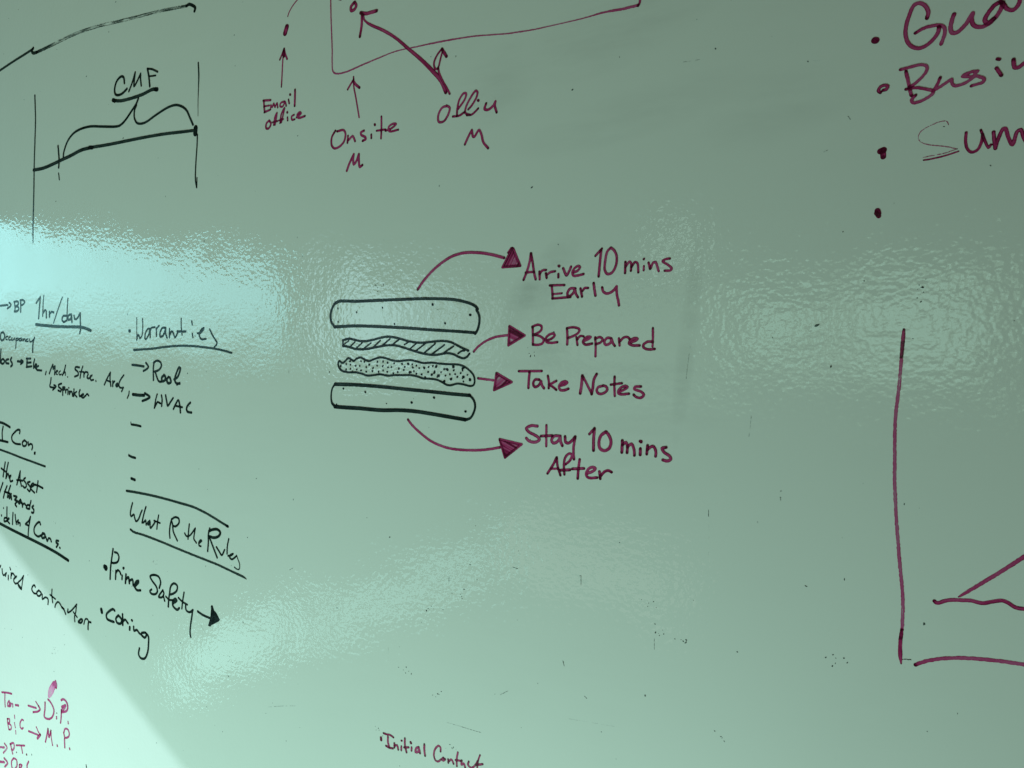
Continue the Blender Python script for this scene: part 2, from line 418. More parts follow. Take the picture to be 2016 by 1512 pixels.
# what is written: P group|label, M piece|ink|label, then pen strokes: kind dryness width x,z ...
STROKES = """
P cost_curve_diagram|hand-drawn graph in black marker with brace and CMF heading at upper left
M guide_line|k|long curved black line above the graph, rising to the right
s 0.4 476 -11586,20700 -11217,20767 -10680,20858 -10334,20909 -10143,20941 -10071,20962
s 0 614 -10071,20962 -10123,20926 -10075,20876 -9959,20867
s 0.85 v -9959,20867,581 -9511,20898,567 -9037,20938,552 -8543,20958,537 -7997,20942,520 -7473,20905,505 -6970,20874,490 -6486,20846,476 -6021,20804,463 -5810,20783,457
s 0 501 -5810,20783 -5750,20795 -5610,20714 -5629,20664
M handwritten_word|k|the letters CMF above the brace
s 0 456 -7410,19873 -7424,19965 -7491,19996 -7615,19940 -7678,19824 -7664,19737 -7589,19704 -7468,19715 -7346,19768
s 0 392 -7297,19718 -7208,19838 -7118,19998 | -7139,19898 -7160,19778 -7091,19828 -6977,19952 | -6983,19871 -6968,19756
s 0 436 -6798,19992 -6770,19875 -6750,19708
s 0 357 -6805,20001 -6676,19967 -6544,19903
s 0 306 -6744,19868 -6596,19854
M underline|k|short thick underline below CMF
s 0.3 577 -7738,19644 -7558,19604 -7319,19593 -6950,19609 -6687,19647 -6559,19630
s 0 711 -6607,19636 -6566,19629
s 0 705 -7731,19645 -7679,19626
M curly_brace|k|wide curly brace pointing up at CMF
s 0 444 -9221,18850 -9188,18981 -9043,19163 -8807,19275 -8430,19302 -8067,19252 -7714,19199 -7557,19197 -7417,19257 -7225,19395 -7104,19490 -7051,19564
s 0 406 -7105,19459 -7158,19384 -7168,19272 -7115,19181 -7016,19146 -6867,19151 -6605,19228 -6317,19298 -6129,19309 -5977,19265 -5858,19183 -5786,19064 -5715,18940
M axis_line|k|left vertical line of the graph
s 0.4 v -10061,20106,401 -10061,19879,401 -10064,19649,402 -10099,19307,403 -10137,18963,405 -10162,18663,406 -10184,18385,407 -10205,18153,408 -10231,17897,409 -10252,17663,410 -10264,17428,284
M axis_line|k|right vertical line of the graph with a heavy dot
s 0 v -5564,19865,309 -5558,19661,310 -5572,19469,215 -5587,19277,143 -5593,19055,96
s 0 963 -5654,18878 -5666,18801
s 0 290 -5616,18775 -5630,18601 -5656,18408 -5677,18214 -5681,18076 -5660,17966
s 0 218 -5644,18112 -5654,17955
M graph_curve|k|rising line joining the two vertical lines
s 0.15 624 -10173,18758 -9861,18756 -9534,18793 -9254,18836 -8979,18875 -8671,18929 -8372,18937
s 0.25 v -8390,18939,566 -7902,18922,551 -7378,18916,534 -6876,18909,519 -6393,18893,504 -5990,18867,492 -5688,18848,482
s 0 708 -8435,18943 -8343,18933
M tick_mark|k|small vertical tick crossing the curve
s 0 448 -9368,19094 -9357,18980 -9348,18843 -9366,18709
s 0 299 -9375,18608 -9357,18492
P site_diagram|dark red diagram of an open box with arrows at the top
M curved_line|m|thin arc at the top left of the box
s 0 186 -3652,20160 -3622,20215 -3551,20288 -3440,20360 -3306,20416
M marker_dot|m|solid dot above the Email office arrow
s 0 798 -3672,20019 -3709,19937
M arrow|m|upward arrow above the words Email office
s 0 254 -3796,19197 -3781,19347 -3765,19524 -3741,19716
s 0 297 -3819,19587 -3775,19651 -3736,19724
s 0 337 -3731,19723 -3712,19648 -3676,19570
s 0 423 -3741,19698 -3738,19617
M box_outline|m|thin wavy outline of the open box
s 0.35 v -2841,20310,217 -2841,20037,218 -2833,19780,218 -2825,19522,218 -2828,19351,218 -2818,19246,218 -2772,19204,218 -2670,19189,216 -2534,19195,214 -2311,19230,211 -2029,19269,169 -1734,19303,147 -1428,19297,161 -1034,19287,209 -563,19257,167 -292,19222,148 -56,19189,145 100,19177,159 286,19164,141 615,19160,122 932,19160,133 1163,19171,218 1387,19160,284 1571,19161,308
s 0 279 1571,19155 1588,19187 1593,19294
M marker_dot|m|small ring-shaped dot inside the box
s 0 442 -2429,20079 -2483,20035 -2479,19984 -2423,19989 -2390,20031 -2416,20082
s 0 196 -2724,20195 -2656,20166
M arrow|m|long thick diagonal arrow pointing up left into the box
s 0 491 -2314,19920 -2216,19889 -2152,19888 -2044,19889
s 0 420 -2293,19902 -2301,19754 -2333,19611
s 0 v -2271,19881,342 -2250,19810,266 -2153,19732,377 -1941,19614,409 -1733,19474,403 -1529,19296,433 -1329,19122,499 -1133,18928,562 -1017,18797,592 -951,18647,486
M arrow|m|short crooked arrow beside the long diagonal one
s 0 296 -893,18619 -941,18705 -998,18793 -1055,18914 -1065,18978
s 0 279 -1065,18963 -1110,18963 -1129,19045 -1074,19137 -1006,19195
s 0 416 -1006,19190 -939,19088
s 0 261 -1055,18992 -1025,19089 -996,19169
M handwritten_word|m|the word Email
s 0 327 -4154,19057 -4148,18955 -4141,18890
s 0 326 -4164,19062 -4016,19044
s 0 261 -4155,18975 -4044,18972
s 0 326 -4147,18891 -4045,18906
s 0 258 -4019,18908 -4010,18974 -3985,18939 -3953,18988 -3929,18930 -3889,18984 -3873,18916
s 0 276 -3737,18981 -3813,18971 -3827,18927 -3776,18915 -3725,18970 -3706,18913
s 0 274 -3659,18995 -3645,18939
s 0 358 -3628,19062 -3623,19057
s 0 356 -3528,19111 -3540,18887
M handwritten_word|m|the word office below Email
s 0 326 -4048,18757 -4109,18721 -4115,18657 -4063,18646 -4015,18707 -4048,18757
s 0 280 -3959,18681 -3931,18794 -3892,18843 -3906,18773 -3934,18677
s 0 258 -3984,18721 -3882,18724
s 0 277 -3831,18689 -3804,18811 -3739,18891 -3766,18806 -3806,18694
s 0 256 -3856,18729 -3767,18734
s 0 275 -3684,18748 -3680,18703
s 0 360 -3688,18821 -3685,18817
s 0 273 -3554,18764 -3604,18745 -3593,18699 -3543,18700
s 0 312 -3506,18721 -3419,18762 -3443,18783 -3493,18755 -3469,18707 -3347,18715
M arrow|m|upward arrow above the word Onsite
s 0 251 -2359,18549 -2384,18680 -2416,18837 -2447,18977 -2450,19104
s 0 292 -2555,18953 -2503,19012 -2446,19070
s 0 386 -2451,19045 -2403,18986 -2348,18943
M handwritten_word|m|the word Onsite
s 0 338 -2749,18418 -2635,18419 -2601,18355 -2637,18257 -2729,18200 -2810,18197 -2855,18252 -2847,18354 -2783,18432
s 0 334 -2569,18239 -2557,18331
s 0 332 -2551,18271 -2478,18317 -2456,18292 -2434,18243
s 0 346 -2278,18360 -2333,18343 -2322,18308 -2257,18273 -2246,18246 -2301,18229
s 0 305 -2152,18292 -2152,18245
s 0 360 -2092,18417 -2088,18410
s 0 301 -1978,18503 -1979,18368 -1987,18219
s 0 282 -2061,18329 -1911,18325
s 0 297 -1911,18308 -1827,18321 -1736,18369 -1784,18381 -1858,18350 -1848,18291 -1702,18292
M handwritten_letter|m|a single letter M below Onsite
s 0 370 -2585,17864 -2539,17953 -2459,18071 | -2471,17996 -2460,17935 -2415,17972 -2370,18060 | -2371,17984 -2356,17889 -2310,17908
M handwritten_word|m|the scrawled word Office at the foot of the diagonal arrow
s 0 313 -932,18476 -1009,18465 -1068,18379 -1059,18298 -981,18295 -914,18371 -894,18447 -942,18481
s 0 290 -786,18328 -780,18413 -752,18518 -686,18592 -649,18582 -662,18527 -714,18465 -771,18412
s 0 291 -847,18333 -752,18328 -677,18359
s 0 287 -594,18315 -662,18349 -649,18424 -584,18522 -510,18594 -483,18569 -501,18508 -566,18426 -618,18385
s 0 270 -640,18317 -566,18315 -474,18373
s 0 351 -476,18473 -470,18469
s 0 330 -361,18417 -383,18352 -329,18336 -257,18377 -230,18419 | -239,18375 -213,18287
M handwritten_letter|m|a single letter M below Office
s 0 320 -669,17964 -622,18048 -567,18125 | -552,18046 -530,18038 -465,18111 -429,18052 -402,17956 -333,17874
P bulleted_list|large dark red bulleted list running off the right edge
M bullet_dot|m|bullet before the topmost word
s 0 607 3902,18322 3912,18319
M handwritten_word|m|the letters Gua of a word cut off by the right edge
s 0.2 345 4327,18435 4338,18483 4314,18545 4268,18583 4222,18575 4188,18504 4162,18407 4157,18327 4178,18248 4225,18193 4282,18176 4342,18199 4392,18246 4421,18296 4425,18335
s 0.3 309 4238,18320 4309,18351 4389,18357 4444,18346 4472,18306 4467,18247 4445,18181
s 0.2 352 4541,18423 4523,18365 4515,18300 4530,18261 4570,18260 4627,18310 4664,18369 4684,18403 | 4676,18355 4690,18302 4733,18271 4790,18276 4846,18319 4891,18385 4908,18447
s 0.2 366 4889,18457 4843,18434 4797,18373 4775,18323 4799,18292 4841,18320
s 0.2 340 4908,18442 4937,18386 4984,18365 5020,18401 5036,18472
M bullet_dot|m|ring-shaped bullet before the second word
s 0.2 291 3960,17827 3942,17850 3959,17882 3996,17891 4020,17878 4008,17850 3981,17847
M handwritten_word|m|the letters Busin of a word cut off by the right edge
s 0.3 296 4168,17985 4185,17907 4202,17823 4217,17761
s 0.3 272 4122,18011 4203,18019 4285,18025 4335,18004 4335,17961 4298,17910 4238,17858 4199,17838
s 0.3 282 4171,17823 4249,17824 4331,17798 4392,17769 4383,17742 4313,17702 4231,17689 4220,17722 4252,17755
s 0.3 272 4445,17882 4426,17831 4397,17774 | 4462,17808 4535,17852 | 4541,17806 4571,17786 4648,17804 4710,17844 | 4618,17862 4685,17889 4733,17887 | 4710,17860 4783,17814 4774,17783 4688,17766
s 0.2 294 4873,17888 4910,17819
s 0 284 4878,17967 4894,17960
s 0.2 319 4997,17940 5004,17873 5029,17863 5075,17893 5141,17929
M bullet_dot|m|large solid bullet before the third word
s 0 563 3971,17283 3998,17292
s 0 495 3993,17283 3997,17229
M handwritten_word|m|the letters Sum with a thin dried-out S
s 0.4 64 4522,17442 4509,17480 4469,17489 4389,17467 4309,17427 4281,17367 4311,17317 4403,17281 4504,17257 4594,17222
s 0.3 64 4594,17226 4505,17200 4405,17189 4324,17182
s 0 150 4604,17201 4506,17177 4406,17161 4330,17156
s 0 250 4659,17360 4656,17287 4667,17224 4702,17180 4750,17196 4777,17260 4785,17326
s 0 227 4770,17367 4796,17291 4831,17203 4849,17228
s 0 303 4866,17336 4872,17269 4883,17190 | 4900,17265 4935,17354 4954,17355 4975,17277 5009,17207 5038,17312 5066,17328 5086,17262 5124,17181
M bullet_dot|m|empty bullet with no word after it
s 0 518 3958,16729 3965,16703
s 0 414 3949,16707 3969,16678
P sandwich_drawing|black marker drawing of a sandwich pulled apart into layers
M bread_slice|k|top slice of bread, a long rounded outline with crumbs
s 0.1 v -2831,16059,447 -2738,16091,444 -2452,16080,435 -2011,16080,421 -1588,16079,408 -1383,16079,402 -1083,16069,393 -830,16048,385 -621,16001,379 -519,15956,376 -487,15920,375
s 0 342 -506,15913 -469,15849 -464,15754 -492,15660 -525,15616
s 0 387 -2819,16071 -2879,15993 -2909,15888 -2889,15798 -2824,15730
s 0.1 v -2836,15736,448 -2456,15744,436 -2014,15726,422 -1591,15703,409 -1184,15673,397 -793,15648,385 -538,15629,378
s 0 222 -2772,15994 -2767,15988
s 0 223 -2772,15809 -2770,15803
s 0 237 -2438,15933 -2434,15927
s 0 229 -1988,15982 -1984,15977
s 0 226 -1787,15762 -1783,15755
s 0 324 -1170,16002 -1166,15995
s 0 310 -603,15852 -592,15850
s 0 284 -980,15757 -975,15752
M lettuce_layer|k|wavy strip filled with slanted hatching
s 0 v -2687,15548,343 -2572,15569,340 -2459,15550,337 -2324,15532,334 -2169,15548,330 -2016,15578,327 -1887,15591,324 -1717,15567,320 -1530,15524,315 -1346,15507,311 -1185,15519,307 -1027,15529,303 -890,15512,300 -775,15464,298 -699,15431,296 -633,15408,295
s 0 282 -2683,15552 -2688,15469
s 0 v -2688,15469,343 -2596,15460,341 -2460,15428,338 -2281,15425,333 -2104,15450,329 -1931,15475,325 -1760,15472,321 -1593,15433,317 -1428,15391,313 -1286,15361,310 -1126,15350,306 -949,15372,302 -852,15359,300 -776,15327,298 -699,15308,296 -642,15331,295 -610,15368,294
s 0 347 -633,15406 -629,15404
s 0 204 -2579,15539 -2667,15495
s 0 228 -2471,15522 -2558,15461
s 0 226 -2342,15510 -2443,15444
s 0 224 -2187,15509 -2315,15433
s 0 246 -2027,15541 -2160,15443
s 0 243 -1863,15561 -1994,15476
s 0 240 -1715,15550 -1830,15481
s 0 237 -1550,15522 -1623,15485
s 0 211 -1420,15505 -1524,15437
s 0 233 -1284,15499 -1433,15405
s 0 253 -1132,15494 -1304,15374
s 0 251 -988,15478 -1183,15359
s 0 248 -847,15462 -920,15421 -995,15378
s 0 244 -683,15405 -731,15398 -780,15368
M patty_layer|k|lumpy outline of the third layer
s 0 v -2665,15111,308 -2738,15141,309 -2774,15197,310 -2773,15242,310 -2751,15259,309 -2700,15231,308 -2655,15254,307 -2596,15299,306 -2546,15288,305 -2495,15261,304 -2445,15294,303 -2373,15311,301 -2302,15284,300 -2232,15263,298 -2148,15285,296 -2037,15313,294 -1940,15303,292 -1832,15276,289 -1711,15266,287 -1539,15281,283 -1421,15263,281 -1318,15243,279 -1190,15249,276 -1052,15237,273 -915,15231,270 -793,15229,268 -696,15207,266 -612,15158,264 -552,15098,263 -535,15038,263 -547,14977,263 -600,14960,264 -697,14978,266 -794,14986,268 -892,14964,270 -954,14967,272 -1028,15002,273 -1116,15031,275 -1217,15040,277 -1319,15043,279 -1423,15068,281 -1527,15082,283 -1686,15079,287 -1793,15078,289 -1902,15070,291 -2039,15085,294 -2150,15072,297 -2262,15065,299 -2361,15091,301 -2461,15106,303 -2577,15104,306 -2665,15114,308
M seasoning_dots|k|many small solid dots filling the third layer
o 0 v -2730,15194,309 -2738,15152,309 -2563,15257,305 -2631,15221,307 -2554,15213,305 -2632,15145,307 -2555,15155,305 -2463,15197,303 -2389,15197,302 -2366,15262,301 -2303,15257,300 -2439,15147,303 -2364,15133,301 -2275,15182,299 -2276,15119,299 -2219,15213,298 -2156,15170,297 -2170,15128,297 -2079,15256,295 -2086,15204,295 -2059,15122,295 -1982,15259,293 -1987,15198,293 -1983,15140,293 -1907,15243,291 -1901,15181,291 -1915,15122,292 -1844,15187,290 -1795,15237,289 -1813,15104,289 -1719,15167,287 -1739,15121,288 -1665,15231,286 -1619,15190,285 -1639,15150,286 -1497,15226,282 -1491,15185,282 -1472,15136,282 -1431,15210,281 -1429,15102,281 -1387,15177,280 -1349,15095,280 -1235,15194,277 -1242,15128,277 -1168,15208,276 -1040,15128,273 -990,15168,272 -972,15086,272 -907,15104,270 -845,15157,269 -826,15107,269 -791,15073,268 -741,15123,267 -640,15101,265 -702,15016,266 -2519,15116,305
o 0 365 -1565,15230 -1540,15122 -1308,15182 -1115,15203 -1143,15132 -1185,15095 -1084,15084 -943,15164 -854,15203 -885,15044 -708,15182 -702,15075 -604,15043 -993,15011 -1291,15056
o 0 249 -1520,15121 -1153,15114 -1097,15070 -714,15156 -690,15192 -901,15044 -714,15060 -959,15172 -1127,15195
M bread_slice|k|bottom slice of bread, the heaviest outline
s 0 v -2836,14934,512 -2466,14933,498 -2023,14918,483 -1597,14894,468 -1189,14872,454 -893,14854,444 -606,14841,434
s 0 v -2840,14936,327 -2895,14863,267 -2914,14746,288 -2898,14666,371 -2840,14620,451
s 0 v -2845,14619,554 -2700,14614,548 -2402,14611,537 -2026,14600,523 -1704,14612,510 -1454,14607,501 -1191,14585,491 -895,14555,480 -679,14533,473
s 0 v -616,14852,313 -550,14787,311 -528,14708,311 -550,14627,312 -598,14558,313 -679,14529,420
s 0 284 -2687,14879 -2683,14875
s 0 276 -2297,14842 -2292,14835
s 0 154 -1932,14694 -1927,14693
s 0 317 -1515,14724 -1507,14719
s 0 308 -1157,14799 -1149,14795
s 0 297 -675,14638 -667,14637
s 0 205 -2816,14653 -2814,14649
P callout_arrow|curved magenta arrow from the top bread slice to Arrive
M arrow_shaft|m|
s 0.1 366 -1402,16200 -1320,16295 -1180,16419 -1021,16523 -866,16594 -676,16627 -452,16612 -270,16576 -109,16529
M arrow_head|m|
s 0 327 5,16640 -133,16419 | 115,16422 | 18,16634
f 0.35 327 9,16644 -136,16414 119,16419
s 0 262 -56,16590 -12,16641
P callout_arrow|short magenta arrow from the lettuce layer to Be Prepared
M arrow_shaft|m|
s 0.2 305 -548,15392 -492,15447 -381,15518 -236,15571 -57,15593
M arrow_head|m|
s 0 312 -37,15700 -51,15469 | 175,15587 | -35,15703
f 0.5 328 -39,15704 -53,15466 175,15587
P callout_arrow|straight magenta arrow from the patty layer to Take Notes
M arrow_shaft|m|
s 0.5 306 -484,15059 -263,15040
M arrow_head|m|
s 0 318 -220,15127 -254,14918 | -4,15022 | -218,15130
f 0.5 335 -222,15130 -258,14914 -4,15022
P callout_arrow|curved magenta arrow from the bottom bread slice to Stay
M arrow_shaft|m|
s 0.2 330 -1574,14493 -1506,14422 -1376,14327 -1209,14231 -1032,14174 -858,14148 -627,14148 -389,14169 -169,14213
M arrow_head|m|
s 0 297 -175,14308 -100,14091 | 134,14270 | -174,14315
f 0.5 318 -178,14310 -100,14088 134,14270
P handwritten_note|magenta note reading Arrive 10 mins Early
M handwritten_word|m|Arrive
s 0 319 257,16560 240,16463 206,16357 158,16252
s 0 304 260,16559 281,16449 301,16328 321,16250
s 0 280 186,16337 301,16340
s 0 302 371,16339 375,16248
s 0 276 379,16313 408,16349 459,16354
s 0 300 455,16315 467,16261
s 0 274 472,16296 514,16324 577,16332
s 0 296 619,16298 619,16260
o 0 345 625,16392
s 0 305 681,16362 722,16278 754,16317 780,16374
s 0 290 806,16305 863,16323 894,16362 875,16378 831,16360 797,16309 812,16270 863,16268 938,16282
M handwritten_number|m|10
s 0 283 1084,16480 1162,16557
s 0 307 1154,16541 1139,16400 1125,16247
s 0 292 1269,16559 1227,16519 1203,16419 1198,16317 1229,16268 1283,16279 1331,16355 1340,16456 1312,16525 1272,16559
M handwritten_word|m|mins
s 0 299 1444,16391 1441,16269
s 0 275 1450,16343 1491,16393 1511,16373 1509,16290
s 0 273 1518,16334 1555,16385 1585,16369 1595,16269
s 0 248 1658,16335 1657,16288
o 0 316 1659,16414
s 0 280 1712,16369 1729,16300
s 0 279 1735,16305 1763,16364 1791,16371 1809,16329 1826,16271
s 0 275 1949,16400 1898,16394 1870,16374 1921,16339 1972,16293 1955,16272 1894,16272
M handwritten_word|m|Early
s 0 299 534,16164 541,16093 544,16016
s 0 297 508,16171 697,16168
s 0 248 541,16066 665,16074
s 0 296 541,16016 775,16026
s 0 316 838,16122 774,16124 736,16074 749,16032 800,16060 832,16111 | 845,16058 870,16020
s 0 314 901,16119 921,16026
s 0 288 927,16090 952,16121 996,16121
s 0 333 1064,16173 1074,16101 1087,16032
s 0 315 1169,16120 1181,16074 1230,16049 1296,16075 1342,16124 | 1345,16040 1363,15960 1372,15913
P handwritten_note|magenta note reading Be Prepared
M handwritten_word|m|Be
s 0 306 282,15683 285,15575 285,15476
s 0 305 275,15689 342,15712 399,15696 394,15646 329,15605 289,15593
s 0 305 289,15595 370,15580 430,15538 410,15490 343,15473 285,15479
s 0 300 466,15526 529,15543 575,15584 556,15606 503,15594 456,15550 466,15508 530,15496 608,15504
M handwritten_word|m|Prepared
s 0.2 307 731,15665 738,15571 736,15477
s 0 293 731,15665 802,15675 878,15660 891,15633 853,15593 802,15570 751,15553
s 0 292 853,15558 866,15471
s 0 267 866,15535 898,15572 942,15569
s 0 313 936,15511 1005,15540 1030,15560 992,15563 948,15534 936,15499 967,15474 1049,15485
s 0 287 1086,15556 1092,15464 1091,15340
s 0 285 1086,15539 1141,15559 1178,15533 1154,15498 1095,15478
s 0 306 1282,15543 1233,15549 1197,15504 1215,15470 1264,15486 1288,15532 | 1300,15492 1325,15458
s 0 279 1372,15542 1382,15463
s 0 278 1382,15503 1432,15553 1479,15555 1497,15536
s 0 321 1503,15497 1562,15513 1591,15535 1562,15544 1509,15519 1494,15485 1539,15463 1615,15463
s 0.2 270 1767,15652 1768,15550 1765,15453
s 0 294 1768,15501 1713,15504 1662,15473 1662,15440 1714,15418 1789,15423
P handwritten_note|magenta note reading Take Notes
M handwritten_word|m|Take
s 0 308 94,15156 404,15162
s 0 335 242,15147 231,15056 225,14957
s 0 331 371,15059 316,15058 289,15009 310,14971 357,14986 397,15041 | 404,15000 435,14958
s 0 302 485,15107 498,15038 498,14960
s 0 301 597,15049 544,15021 511,15002 544,14981 597,14944
s 0 322 636,14993 701,15006 737,15031 714,15046 662,15029 630,14981 649,14943 701,14941 753,14960
M handwritten_word|m|Notes
s 0 365 929,15116 919,15011 903,14911
s 0 290 938,15105 989,15013 1046,14910
s 0 336 1107,15137 1072,15072 1060,14980 1046,14906
s 0 309 1181,15003 1126,14987 1108,14946 1133,14912 1194,14920 1237,14961 1224,14997 1181,15006
s 0 282 1325,15111 1322,15009 1328,14893
s 0 281 1279,15019 1412,15039
s 0 303 1374,14936 1436,14966 1478,14996 1454,15010 1400,14988 1367,14939 1389,14914 1496,14923
s 0 298 1636,15007 1566,15001 1560,14975 1637,14949 1670,14916 1637,14882 1585,14886 1552,14913
P handwritten_note|magenta note reading Stay 10 mins After
M handwritten_word|m|Stay
s 0 361 347,14501 263,14503 197,14465 236,14424 345,14376 376,14341 318,14307 236,14315 197,14349
s 0 304 468,14519 466,14401 466,14268
s 0 330 396,14385 546,14399
s 0 351 651,14399 572,14395 535,14344 559,14310 612,14331 651,14385 | 654,14334 678,14287
s 0 347 712,14397 719,14332 756,14322 807,14361 843,14404
s 0 333 843,14396 823,14291 821,14208 827,14139
M handwritten_number|m|10
s 0 314 1020,14443 1079,14507
s 0 362 1083,14512 1073,14388 1072,14257
s 0.1 369 1221,14480 1160,14428 1138,14345 1155,14282 1210,14263 1265,14295 1286,14366 1265,14434 1228,14480
M handwritten_word|m|mins
s 0 351 1422,14391 1417,14257
s 0 327 1429,14346 1464,14374 1482,14332 1479,14258
s 0 325 1488,14327 1530,14361 1560,14303 1566,14233
s 0 345 1634,14313 1633,14246
o 0 436 1636,14395
s 0 320 1717,14356 1709,14257
s 0 329 1718,14308 1770,14350 1798,14335 1813,14286 1811,14241
s 0 336 1929,14347 1882,14333 1907,14292 1970,14252 1981,14220 1942,14197 1893,14206
M handwritten_word|m|After
s 0 329 602,14142 560,14058 483,13943
s 0 326 606,14143 615,14050 653,13935
s 0 277 533,14002 626,14012
s 0 311 705,13949 698,14068 717,14153 769,14202 801,14185 776,14121 720,14070
s 0 374 659,13996 776,14010
s 0 344 900,14140 885,14035 876,13916
s 0 344 808,14023 955,14040
s 0 340 994,13985 1063,14014 1098,14049 1069,14064 1012,14039 981,13972 1013,13936 1119,13946
s 0 360 1148,14018 1158,13937
s 0 334 1163,13969 1212,14023 1261,14039 1295,14023
P handwritten_note|faded black note at the left edge starting with an arrow to BP and 1hr/day
M arrow|k|
s 0 429 -11530,16282 -11325,16286 -11198,16289
s 0 425 -11145,16335 -11085,16292 -11112,16259 -11215,16224
M handwritten_word|k|BP
s 0 421 -10959,16336 -10946,16241 -10951,16159
s 0 419 -10970,16343 -10847,16346 -10820,16304 -10876,16266 -10938,16254
s 0 419 -10938,16254 -10828,16237 -10819,16190 -10894,16158 -10968,16157
s 0 416 -10748,16369 -10741,16262 -10753,16141
s 0 415 -10760,16363 -10651,16366 -10604,16331 -10642,16292 -10741,16268
M handwritten_word|k|1hr/day
s 0 386 -10212,16299 -10073,16406
s 0 420 -10074,16400 -10111,16217 -10150,16005
s 0 313 -9956,16428 -9987,16279 -10015,16046
s 0 417 -10005,16096 -9928,16157 -9895,16133 -9894,16015
s 0 431 -9792,16123 -9793,16026
s 0 429 -9783,16084 -9713,16119 -9652,16107
s 0 305 -9364,16375 -9495,16187 -9666,15913
s 0 301 -9196,16350 -9218,16192 -9245,15950
s 0 420 -9258,16037 -9358,16032 -9394,15966 -9341,15926 -9252,15950
s 0 416 -9104,16059 -9193,16038 -9207,15968 -9130,15973 -9094,16042 | -9089,15915
s 0 395 -9019,16034 -9000,15971 -8924,15982 -8834,16074
s 0 393 -8828,16074 -8835,15929 -8830,15791 -8861,15715
M underline|k|below 1hr/day
s 0.5 571 -10245,15897 -10035,15876 -9692,15855 -9356,15839 -9028,15832 -8814,15822 -8625,15788 -8532,15759
P handwritten_note|small black note listing Occupancy and docs with Elec, Mech, Struc, Arch and Sprinkler
M handwritten_word|k|Occupancy
s 0 413 -11393,15765 -11471,15745 -11494,15662 -11466,15606 -11375,15627 -11338,15702 -11393,15765
s 0 317 -11233,15680 -11297,15667 -11299,15626 -11249,15616
s 0 315 -11133,15670 -11197,15653 -11191,15611 -11136,15611
s 0 313 -11084,15652 -11099,15611 -11049,15606 -10997,15644 | -10986,15614
s 0 312 -10940,15644 -10945,15549 -10965,15453
s 0 311 -10941,15630 -10873,15643 -10858,15616 -10933,15592
s 0 309 -10763,15642 -10825,15629 -10827,15595 -10778,15595 -10751,15635 | -10741,15595
s 0 307 -10703,15628 -10697,15588 -10654,15628 -10630,15621 -10625,15581
s 0 306 -10533,15627 -10589,15611 -10584,15580 -10524,15580
s 0 303 -10473,15620 -10464,15573 -10404,15579 -10306,15639
s 0 427 -10305,15645 -10357,15559 -10375,15453 -10379,15375
M handwritten_word|k|docs cut off by the left edge
s 0 435 -11489,15427 -11515,15288 -11530,15163
s 0 436 -11528,15211 -11581,15190 -11595,15155
s 0 452 -11423,15240 -11489,15212 -11492,15156 -11416,15150 -11374,15205 -11423,15240
s 0 448 -11233,15234 -11310,15220 -11326,15164 -11225,15151
s 0 482 -11118,15262 -11158,15221 -11111,15166 -11101,15125 -11153,15097
M arrow|k|small arrow between docs and Elec
s 0 475 -10910,15198 -10763,15189
s 0 437 -10786,15223 -10719,15190 -10802,15144
M handwritten_word|k|Elec
s 0 433 -10578,15244 -10582,15170 -10598,15089
s 0 414 -10601,15251 -10457,15252
s 0 414 -10594,15170 -10449,15178
s 0 414 -10610,15089 -10429,15105
s 0 392 -10322,15239 -10359,15159 -10364,15072
s 0 391 -10334,15099 -10261,15140 -10296,15146 -10322,15092 -10288,15066
s 0 407 -10203,15114 -10275,15080 -10254,15040 -10195,15034 -10102,15029
s 0 350 -9951,15011 -9977,14958
M handwritten_word|k|Mech
s 0 397 -9849,14979 -9787,15072 -9727,15145 | -9719,15060 | -9660,15119 -9679,14962
s 0 292 -9643,14998 -9574,15029 -9614,15035 -9633,14976 -9588,14964
s 0 290 -9495,15030 -9541,14997 -9521,14958 -9464,14972
s 0 373 -9323,15136 -9360,15051 -9431,14953
s 0 288 -9397,14980 -9340,15013 -9336,14955
o 0 337 -9271,14924
M handwritten_word|k|Struc
s 0 398 -8899,15102 -9007,15107 -9030,15068 -8946,15018 -8938,14968 -9047,14934
s 0 362 -8792,15122 -8850,15020 -8886,14911
s 0 329 -8892,15026 -8764,15021
s 0 377 -8765,15008 -8768,14935
s 0 376 -8766,14977 -8711,15024 -8648,15013
s 0 374 -8639,14985 -8673,14922 -8610,14910 -8567,14955
s 0 373 -8524,14968 -8578,14923 -8559,14880 -8486,14887
o 0 386 -8414,14870
M handwritten_word|k|Arch
s 0 363 -8170,14807 -8084,14920 -7989,15026 | -8004,14909 -7985,14786
s 0 347 -8116,14888 -7986,14860
s 0 376 -7925,14874 -7933,14785
s 0 360 -7927,14831 -7876,14872
s 0 404 -7798,14837 -7844,14808 -7820,14784 -7769,14810
s 0 355 -7615,14983 -7696,14915 -7758,14828 -7741,14774 -7682,14763 -7633,14770 | -7685,14702
s 0 306 -7476,14708 -7490,14653 -7533,14591
M handwritten_word|k|Sprinkler with a hooked arrow
s 0 381 -9796,14896 -9816,14817 -9843,14738 -9770,14720 -9706,14721
s 0 380 -9711,14767 -9644,14742 -9750,14674
s 0 411 -9468,14798 -9564,14770 -9554,14731 -9477,14694 -9502,14655 -9580,14669
s 0 375 -9431,14734 -9434,14656 -9438,14585
s 0 408 -9431,14728 -9364,14729 -9377,14697 -9429,14676
s 0 373 -9344,14678 -9342,14636
s 0 372 -9345,14669 -9299,14696 -9267,14680
s 0 371 -9267,14667 -9277,14606
o 0 337 -9243,14726
s 0 370 -9224,14662 -9226,14608 -9186,14660 -9147,14651 -9129,14581
s 0 368 -9080,14704 -9094,14627 -9096,14576
s 0 367 -9005,14661 -9072,14621 -8999,14566
s 0 397 -8896,14696 -8926,14645 -8912,14581 -8847,14606
